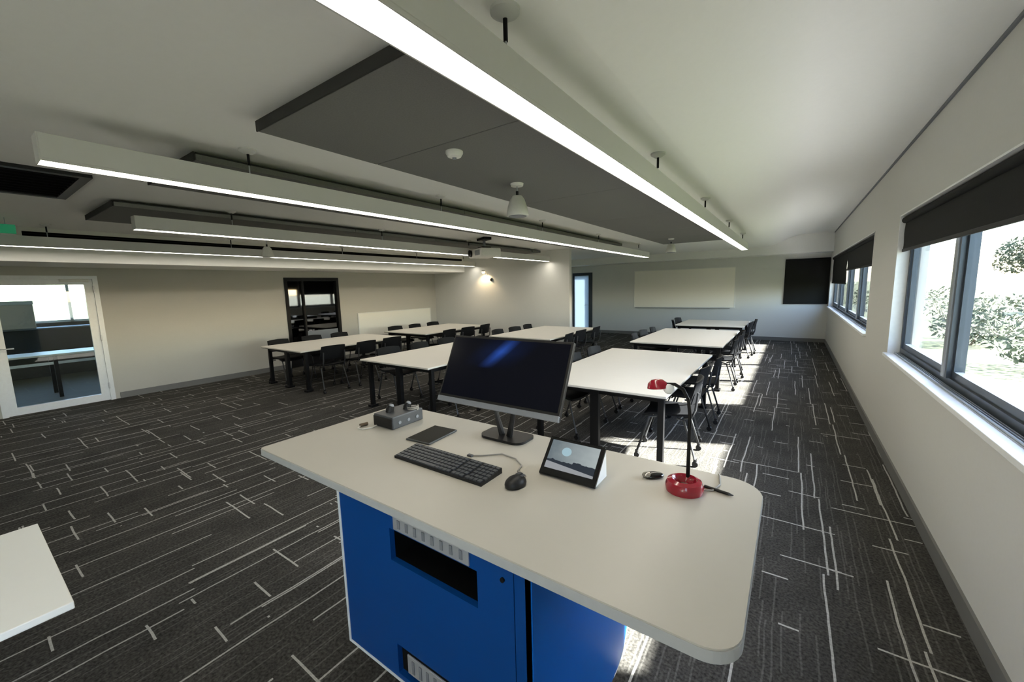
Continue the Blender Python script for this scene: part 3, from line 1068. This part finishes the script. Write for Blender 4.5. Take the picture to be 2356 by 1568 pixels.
def make_table(x0, x1, y0, y1, label):
    """white top on a black frame: two corner legs and a middle pair at each end"""
    t = thing('meeting_table', label, 'table', ((x0 + x1) / 2, (y0 + y1) / 2, 0), group='white meeting tables')
    hw, hl = (x1 - x0) / 2, (y1 - y0) / 2
    zt = 0.725
    MB().box(-hw, hw, -hl, hl, zt - 0.022, zt, 0.004).build('table_top', 'tabletop', t)
    MB().box(-hw + 0.003, hw - 0.003, -hl + 0.003, hl - 0.003, zt - 0.030, zt - 0.0225).build('edge_strip', 'black_plastic', t)
    ap = MB()
    for sx in (-1, 1):
        ap.box(sx * (hw - 0.09) - 0.02, sx * (hw - 0.09) + 0.02, -hl + 0.12, hl - 0.12, zt - 0.085, zt - 0.030)
    for sy in (-1, 1):
        ap.box(-hw + 0.07, hw - 0.07, sy * (hl - 0.12) - 0.02, sy * (hl - 0.12) + 0.02, zt - 0.085, zt - 0.030)
    ap.build('frame', 'black_metal', t)
    for sy in (-1, 1):
        for sx, wd in ((-(hw - 0.07), 0.027), (0, 0.045), (hw - 0.07, 0.027)):
            y = sy * (hl - 0.12)
            lg = MB().box(sx - wd, sx + wd, y - 0.027, y + 0.027, 0.035, zt - 0.03, 0.003).build('leg', 'black_metal', t)
            MB().box(sx - wd - 0.02, sx + wd + 0.02, y - 0.06, y + 0.06, 0.0, 0.035, 0.006).build('foot', 'black_metal', lg)
    return t


J1 = [(0.02, 6), (-0.02, -4), (0.01, 3)]
J2 = [(-0.02, -5), (0.015, 3), (0.0, -3)]
J3 = [(0.0, 2), (0.02, -6), (-0.02, 5)]
make_table(-2.27, -0.85, 3.53, 5.98, 'white table nearest the lectern in the window row')
make_table(-2.27, -0.83, 6.80, 9.20, 'white table in the middle of the window row')
make_table(-2.27, -0.83, 10.05, 11.60, 'white table at the far end of the window row')
make_table(-5.11, -3.70, 3.43, 5.75, 'cream lit white table behind the monitor, near end of centre row')
make_table(-5.11, -3.67, 6.48, 8.75, 'white table at the back of the centre row')
make_table(-8.15, -6.72, 3.40, 5.65, 'white table near the dark glazed door')
make_table(-8.10, -6.65, 6.15, 8.40, 'white table in front of the low cream whiteboard')

place_chairs(-0.96, [4.05, 4.75, 5.42], FW, 'window side of the window-row table nearest the lectern', J1)
place_chairs(-2.12, [4.15, 4.80, 5.45], FL, 'inner side of the window-row table nearest the lectern', J2)
place_chairs(-0.95, [7.20, 7.85, 8.50], FW, 'window side of the middle window-row table', J3)
place_chairs(-2.12, [7.30, 7.90, 8.50], FL, 'inner side of the middle window-row table', J1)
place_chairs(-0.95, [10.45, 11.10], FW, 'window side of the farthest window-row table', J2)
place_chairs(-2.14, [10.45, 11.08], FL, 'inner side of the farthest window-row table', [(0.0, 14), (-0.06, -8)])
place_chairs(-3.78, [3.95, 4.60, 5.25], FW, 'window side of the centre-row table behind the monitor', J3)
place_chairs(-5.02, [4.05, 4.70, 5.35], FL, 'far-left side of the centre-row table behind the monitor', J2)
place_chairs(-3.75, [6.90, 7.55, 8.25], FW, 'window side of the back centre-row table', J1)
place_chairs(-5.00, [6.95, 7.55, 8.20], FL, 'far-left side of the back centre-row table', J3)
place_chairs(-6.62, [3.82, 4.42, 5.04], FW, 'window side of the table near the dark glazed door', J2)
place_chairs(-8.05, [3.80, 4.45, 5.10], FL, 'wall side of the table near the dark glazed door', J1)
place_chairs(-6.55, [6.55, 7.20, 7.85], FW, 'window side of the table in front of the low whiteboard', J3)
place_chairs(-8.00, [6.60, 7.25, 7.90], FL, 'wall side of the table in front of the low whiteboard', J2)

# white table corner beside the camera
t = thing('white_side_table', 'plain white table whose corner shows at the lower left', 'table', (-2.27, -0.42, 0))
MB().box(-0.405, 0.405, -0.56, 0.56, 0.70, 0.725, 0.003).build('table_top', 'side_white', t)
MB().cyl((-0.1, -0.25, 0.03), (-0.1, -0.25, 0.68), 0.035, n=20).build('pedestal', 'black_metal', t, smooth=True)
MB().lathe([(0, 0), (0.24, 0), (0.24, 0.012), (0.06, 0.03), (0, 0.03)], (-0.1, -0.25, 0), 32).build('pedestal_foot', 'black_metal', t, smooth=True)
MB().box(-0.28, 0.08, -0.43, -0.07, 0.68, 0.70).build('mounting_plate', 'black_metal', t)

# ------------------------------------------------------------------ lectern desk
DZ = 0.98
DX0, DX1, DY0, DY1 = -2.025, -0.043, 0.79, 1.615


def rounded(x0, x1, y0, y1, radii, n=8):
    """corner radii in the order (x0,y0) (x1,y0) (x1,y1) (x0,y1)"""
    pts = []
    for (cx, cy, sx, sy, a0), r in zip(((x0, y0, 1, 1, 180), (x1, y0, -1, 1, 270), (x1, y1, -1, -1, 0), (x0, y1, 1, -1, 90)), radii):
        for k in range(n + 1):
            a = math.radians(a0 + 90 * k / n)
            pts.append((cx + sx * r + r * math.cos(a), cy + sy * r + r * math.sin(a)))
    return pts


t = thing('lectern_desk', 'large lectern desk with pale rounded top and glossy blue cabinet', 'desk', (-1.03, 1.2, 0))
LM = Matrix.Translation((1.03, -1.2, 0))
rad = (0.02, 0.075, 0.11, 0.10)
MB().prism(rounded(DX0 + 0.002, DX1 - 0.002, DY0 + 0.002, DY1 - 0.002, rad), 'z', DZ - 0.004, DZ).xf(LM).build('desk_top', 'desktop', t)
MB().prism(rounded(DX0, DX1, DY0, DY1, rad), 'z', DZ - 0.032, DZ - 0.004).xf(LM).build('top_edge', 'desk_edge', t)
cx0, cx1, cy0, cy1, cz0, cz1 = -1.40, -0.52, 0.805, 1.56, 0.295, DZ - 0.032
# front with the black recess left open
fr = MB()
rx0, rx1, rz0, rz1 = -1.105, -0.71, 0.765, 0.885
fr.box(cx0, rx0, cy0, cy0 + 0.02, cz0, cz1)
fr.box(rx1, -0.580, cy0, cy0 + 0.02, cz0, cz1)
fr.box(rx0, rx1, cy0, cy0 + 0.02, cz0 + 0.14, rz0)
fr.box(rx0, rx1, cy0, cy0 + 0.02, rz1, cz1)
fr.box(rx0, rx1, cy0, cy0 + 0.02, cz0, cz0 + 0.02)
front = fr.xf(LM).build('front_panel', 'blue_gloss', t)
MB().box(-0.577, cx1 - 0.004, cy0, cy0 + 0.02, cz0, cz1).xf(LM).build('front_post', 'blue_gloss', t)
MB().box(cx0 - 0.014, cx0, cy0 - 0.002, cy0 + 0.024, cz0 - 0.012, cz1).xf(LM).build('edge_band', 'edge_white', front)
MB().box(cx0, cx1 - 0.02, cy0 - 0.002, cy0 + 0.024, cz0 - 0.012, cz0).xf(LM).build('edge_band', 'edge_white', front)
MB().box(rx0, rx1, cy0 + 0.20, cy0 + 0.21, rz0, rz1).box(rx0 - 0.01, rx0, cy0 + 0.02, cy0 + 0.21, rz0, rz1).box(rx1, rx1 + 0.01, cy0 + 0.02, cy0 + 0.21, rz0, rz1).box(rx0, rx1, cy0 + 0.02, cy0 + 0.21, rz0 - 0.01, rz0).box(rx0, rx1, cy0 + 0.02, cy0 + 0.21, rz1, rz1 + 0.01).xf(LM).build('recess_box', 'cavity', t)
# silver slotted strips: one under the top, one low down
for (a, c, z0, z1, n) in ((-1.075, -0.735, 0.893, cz1 - 0.001, 8), (-1.045, -0.735, 0.355, 0.428, 8)):
    st = MB().box(a, c, cy0 - 0.006, cy0 - 0.001, z0, z1, 0.001).xf(LM).build('slotted_strip', 'silver', t)
    for k in range(n):
        x = a + 0.03 + k * (c - a - 0.06) / (n - 1)
        MB().box(x - 0.006, x + 0.006, cy0 - 0.0085, cy0 - 0.005, z0 + 0.012, z1 - 0.012).xf(LM).build('slot', 'slot_dark', st)
# right end panel reaching down towards the floor with a rounded lower back corner
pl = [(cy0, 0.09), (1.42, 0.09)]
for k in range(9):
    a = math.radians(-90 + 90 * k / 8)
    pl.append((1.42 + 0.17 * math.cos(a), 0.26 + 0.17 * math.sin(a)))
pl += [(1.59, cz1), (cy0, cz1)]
ep = MB().prism(pl, 'x', cx1 - 0.022, cx1).xf(LM).build('end_panel', 'blue_end_lit', t)
rim = [(-0.531, y, z) for (y, z) in pl[1:-1]]
MB().tube(rim, 0.0125, 8).xf(LM).build('edge_band', 'edge_white', ep, smooth=True)
MB().box(cx0, cx0 + 0.02, cy0 + 0.02, cy1, cz0, cz1).box(cx0 + 0.02, cx1 - 0.022, cy1 - 0.02, cy1, cz0, cz1).box(cx0 + 0.02, cx1 - 0.022, cy0 + 0.22, cy1 - 0.02, cz0, cz0 + 0.02).xf(LM).build('cabinet_body', 'blue_gloss', t)
MB().cyl((cx1 - 0.095, cy0 - 0.006, 0.90), (cx1 - 0.095, cy0 + 0.001, 0.90), 0.007, n=14).xf(LM).build('lock', 'black_metal', t)
ch = MB()
ch.box(-1.32, -0.62, 0.95, 1.00, 0.10, 0.295).box(-1.32, -0.62, 1.40, 1.45, 0.10, 0.295).box(-1.32, -1.27, 1.00, 1.40, 0.10, 0.15)
ch.xf(LM).build('chassis', 'black_metal', t)
for x in (-1.28, -0.66):
    for y in (0.975, 1.425):
        MB().cyl((x - 0.02, y, 0.045), (x + 0.02, y, 0.045), 0.045, n=18).box(x - 0.024, x + 0.024, y - 0.012, y + 0.012, 0.05, 0.10).xf(LM).build('castor', 'black_plastic', t, smooth=True)


# ------------------------------------------------------------------ things on the desk
# monitor: leaning back, facing the camera side
MX0, MX1 = -1.450, -0.757
tilt = math.atan2(0.15, 0.31)
t = thing('monitor', 'large black monitor with silver chin on the lectern desk', 'monitor', (-1.105, 1.47, DZ))
hw = (MX1 - MX0) / 2
TM = Matrix.Translation((0, 1.40 - 1.47, 1.150 - DZ)) @ Matrix.Rotation(-tilt, 4, 'X')
HM = 0.345
MB().box(-hw, hw, 0.0, 0.022, 0.0, HM, 0.004).xf(TM).build('monitor_case', 'black_plastic', t)
sc = MB()
sc.box(-hw + 0.012, hw - 0.012, -0.002, 0.001, 0.034, HM - 0.012)
so = sc.build('monitor_screen', 'monitor_screen', t)
so.matrix_local = TM
MB().box(-hw, hw, -0.004, 0.012, -0.004, 0.022, 0.003).xf(TM).build('chin_bar', 'chin_grey', t)
MB().box(-0.16, 0.16, 0.022, 0.06, 0.06, 0.26, 0.01).xf(TM).build('rear_hump', 'black_plastic', t)
MB().prism(rounded(-0.125, 0.125, -0.03, 0.11, (0.05, 0.05, 0.03, 0.03)), 'z', 0.0, 0.012).build('stand_base', 'black_plastic', t)
for s in (-1, 1):
    MB().tube([(s * 0.022, 0.035, 0.012), (s * 0.045, 0.03, 0.10), (s * 0.075, 0.025, 0.25)], [0.016, 0.012, 0.012], 8).build('stand_arm', 'black_plastic', t, smooth=True)

# keyboard
t = thing('keyboard', 'full-size black keyboard lying on the lectern desk', 'keyboard', (-1.14, 1.125, DZ))
MB().prism([(-0.065, 0), (0.065, 0), (0.065, 0.022), (-0.065, 0.010)], 'x', -0.243, 0.243).build('keyboard_base', 'black_plastic', t)
kb = MB()
for rr in range(6):
    y = -0.052 + rr * 0.0205
    z = 0.010 + (y + 0.065) / 0.13 * 0.012
    x = -0.234
    while x < 0.228:
        wk = 0.017
        if rr == 0 and -0.12 < x < -0.08:
            wk = 0.11
        if not (rr == 5 and (abs(x + 0.20) < 0.012)):
            kb.box(x, x + wk, y - 0.008, y + 0.008, z - 0.002, z + 0.005)
        x += wk + 0.003 + (0.010 if abs(x - 0.06) < 0.008 or abs(x - 0.135) < 0.008 else 0)
kb.build('keys', 'dark_grey', t, kind='stuff')

# mouse
t = thing('mouse', 'small round black computer mouse beside the keyboard', 'mouse', (-0.795, 1.135, DZ), math.radians(-12))
MB().ball((0, 0, 0.010), 0.034, (1.0, 1.35, 0.85), 20, 12).xf(Matrix.Identity(4)).build('mouse_shell', 'black_plastic', t, smooth='all')
MB().cyl((-0.004, 0.028, 0.033), (0.004, 0.028, 0.033), 0.008, n=14).build('scroll_wheel', 'dark_grey', t, smooth=True)
for s in (-1, 1):
    MB().box(s * 0.012 - 0.006, s * 0.012 + 0.006, 0.016, 0.036, 0.0335, 0.0355, 0.001).build('mouse_button', 'dark_grey', t)
for o in t.children:
    if o.name.startswith('mouse_shell'):
        for v in o.data.vertices:
            v.co.z = max(v.co.z, 0.0)
t = thing('mouse_cable', 'thin grey cable from the mouse to the monitor stand', 'cable', (-0.82, 1.18, DZ))
MB().tube([(0.03, 0.00, 0.012), (0.02, 0.03, 0.004), (-0.03, 0.05, 0.004), (-0.045, 0.10, 0.004), (-0.10, 0.14, 0.004), (-0.18, 0.15, 0.004), (-0.245, 0.09, 0.004), (-0.29, 0.065, 0.004)], 0.0032, 8).build('cable_sheath', 'cable_grey', t, smooth=True)
MB().box(-0.30, -0.275, 0.055, 0.072, 0.0005, 0.009, 0.002).build('cable_plug', 'dark_grey', t)

# wedge touch panel
t = thing('touch_panel', 'wedge-shaped touch panel showing a landscape picture on the desk', 'touch screen', (-0.655, 1.26, DZ))
a = math.atan2(0.112, 0.105)
PM = Matrix.Translation((0, 0.0, 0.004)) @ Matrix.Rotation(-(math.pi / 2 - a), 4, 'X')
MB().prism([(0.004, 0.0), (0.12, 0.0), (0.112, 0.108), (0.018, 0.010)], 'x', -0.108, 0.112).build('wedge_body', 'white_gloss', t)
MB().box(-0.116, 0.116, -0.006, 0.010, 0.0, 0.156, 0.004).xf(PM).build('bezel', 'black_gloss', t)
so = MB().box(-0.100, 0.100, -0.0075, -0.0055, 0.028, 0.143).build('panel_screen', 'tablet_screen', t)
so.matrix_local = PM

# flat black tablet
t = thing('flat_tablet', 'black tablet lying flat on the desk behind the keyboard', 'tablet', (-1.435, 1.335, DZ), math.radians(4))
MB().box(-0.075, 0.075, -0.105, 0.105, 0, 0.009, 0.003).build('tablet_case', 'dark_grey', t)
MB().box(-0.070, 0.070, -0.099, 0.099, 0.0088, 0.0100).build('tablet_glass', 'black_gloss', t)
# equipment box with knobs and a coiled lead
t = thing('charging_dock', 'grey box holding two black handsets at the desk back corner', 'charging dock', (-1.745, 1.385, DZ))
MB().box(-0.078, 0.078, -0.105, 0.105, 0.0, 0.068, 0.006).build('dock_body', 'dark_grey', t)
MB().box(-0.076, 0.076, -0.108, -0.104, 0.004, 0.058, 0.001).build('dock_front', 'black_plastic', t)
for (x, y) in ((-0.025, -0.045), (0.015, 0.04)):
    hs = MB().tube([(x, y, 0.055), (x + 0.004, y + 0.004, 0.078), (x + 0.01, y + 0.012, 0.100)], [0.022, 0.022, 0.016], 12).build('handset', 'black_plastic', t, smooth=True)
    MB().cyl((x + 0.010, y + 0.012, 0.100), (x + 0.012, y + 0.014, 0.108), 0.015, 0.009, 12).build('handset_cap', 'mid_grey', hs, smooth=True)
MB().tube([(0.05 + 0.03 * math.cos(k * 0.6), 0.06 + 0.03 * math.sin(k * 0.6), 0.066 + 0.0008 * k) for k in range(24)], 0.0035, 6).build('coiled_lead', 'cable_grey', t, smooth=True)
for y in (-0.06, 0.0, 0.06):
    MB().cyl((0.078, y, 0.03), (0.083, y, 0.03), 0.009, n=12).build('socket', 'mid_grey', t, smooth=True)
t = thing('short_cable', 'short white cable with dark plug left of the grey box', 'cable', (-1.85, 1.23, DZ))
MB().tube([(0.05, 0.05, 0.004), (0.06, 0.01, 0.004), (0.035, -0.03, 0.004), (0.0, -0.03, 0.004), (-0.015, -0.005, 0.005)], 0.004, 8).build('cable_sheath', 'cable_white', t, smooth=True)
MB().cyl((-0.016, -0.008, 0.009), (-0.008, 0.034, 0.009), 0.0085, n=12).build('cable_plug', 'bark', t, smooth=True)

# red desk lamp
t = thing('desk_lamp', 'red desk lamp with slim black gooseneck on the lectern desk', 'lamp', (-0.275, 1.425, DZ))
MB().lathe([(0.0, 0.004), (0.022, 0.008), (0.028, 0.032), (0.041, 0.043), (0.056, 0.036), (0.064, 0.018), (0.061, 0.0), (0, 0)], n=32).build('lamp_base', 'red', t, smooth=True)
MB().lathe([(0, 0.022), (0.015, 0.021), (0.026, 0.014), (0.026, 0.008), (0, 0.008)], n=24).build('base_insert', 'smoke_glass', t, smooth=True)
pole = [(0.004, 0.036, 0.02), (0.004, 0.037, 0.15), (0.004, 0.037, 0.26), (-0.002, 0.036, 0.315), (-0.020, 0.034, 0.352), (-0.048, 0.030, 0.368), (-0.075, 0.027, 0.366)]
MB().tube(pole, [0.007, 0.006, 0.006, 0.006, 0.006, 0.006, 0.006], 10).build('gooseneck', 'black_metal', t, smooth=True)
hd = MB().lathe([(0.0, 0.026), (0.016, 0.023), (0.026, 0.012), (0.030, -0.006), (0.027, -0.008), (0.0, -0.002)], n=24).xf(Matrix.Translation((-0.105, 0.024, 0.356)) @ Matrix.Rotation(math.radians(-8), 4, 'Y') @ Matrix.Diagonal((1.25, 0.95, 1, 1))).build('lamp_head', 'red', t, smooth=True)
MB().ball((-0.066, 0.026, 0.350), 0.019).build('head_joint', 'white_gloss', t, smooth=True)
MB().tube([(0.055, 0.02, 0.005), (0.085, 0.04, 0.004), (0.10, 0.10, 0.004), (0.09, 0.165, 0.004), (0.085, 0.184, 0.004)], 0.003, 8).build('lamp_cable', 'cable_grey', t, smooth=True)

t = thing('puck', 'small dark oval case lying left of the red lamp', 'case', (-0.392, 1.463, DZ), math.radians(35))
MB().ball((0, 0, 0.008), 0.030, (1.35, 0.75, 0.42), 20, 10).build('case_shell', 'black_gloss', t, smooth='all')
MB().ball((-0.020, 0, 0.0105), 0.022, (1, 0.85, 0.45), 18, 10).build('case_lid', 'smoke_glass', t, smooth='all')
for o in t.children:
    for v in o.data.vertices:
        v.co.z = max(v.co.z, 0.0)
t = thing('pen', 'black pen lying right of the red lamp', 'pen', (-0.175, 1.472, DZ), math.radians(-12))
MB().cyl((-0.045, 0, 0.005), (0.035, 0, 0.005), 0.005, n=12).build('pen_barrel', 'black_plastic', t, smooth=True)
MB().cyl((0.035, 0, 0.005), (0.050, 0, 0.005), 0.005, 0.0015, n=12).build('pen_tip', 'dark_grey', t, smooth=True)
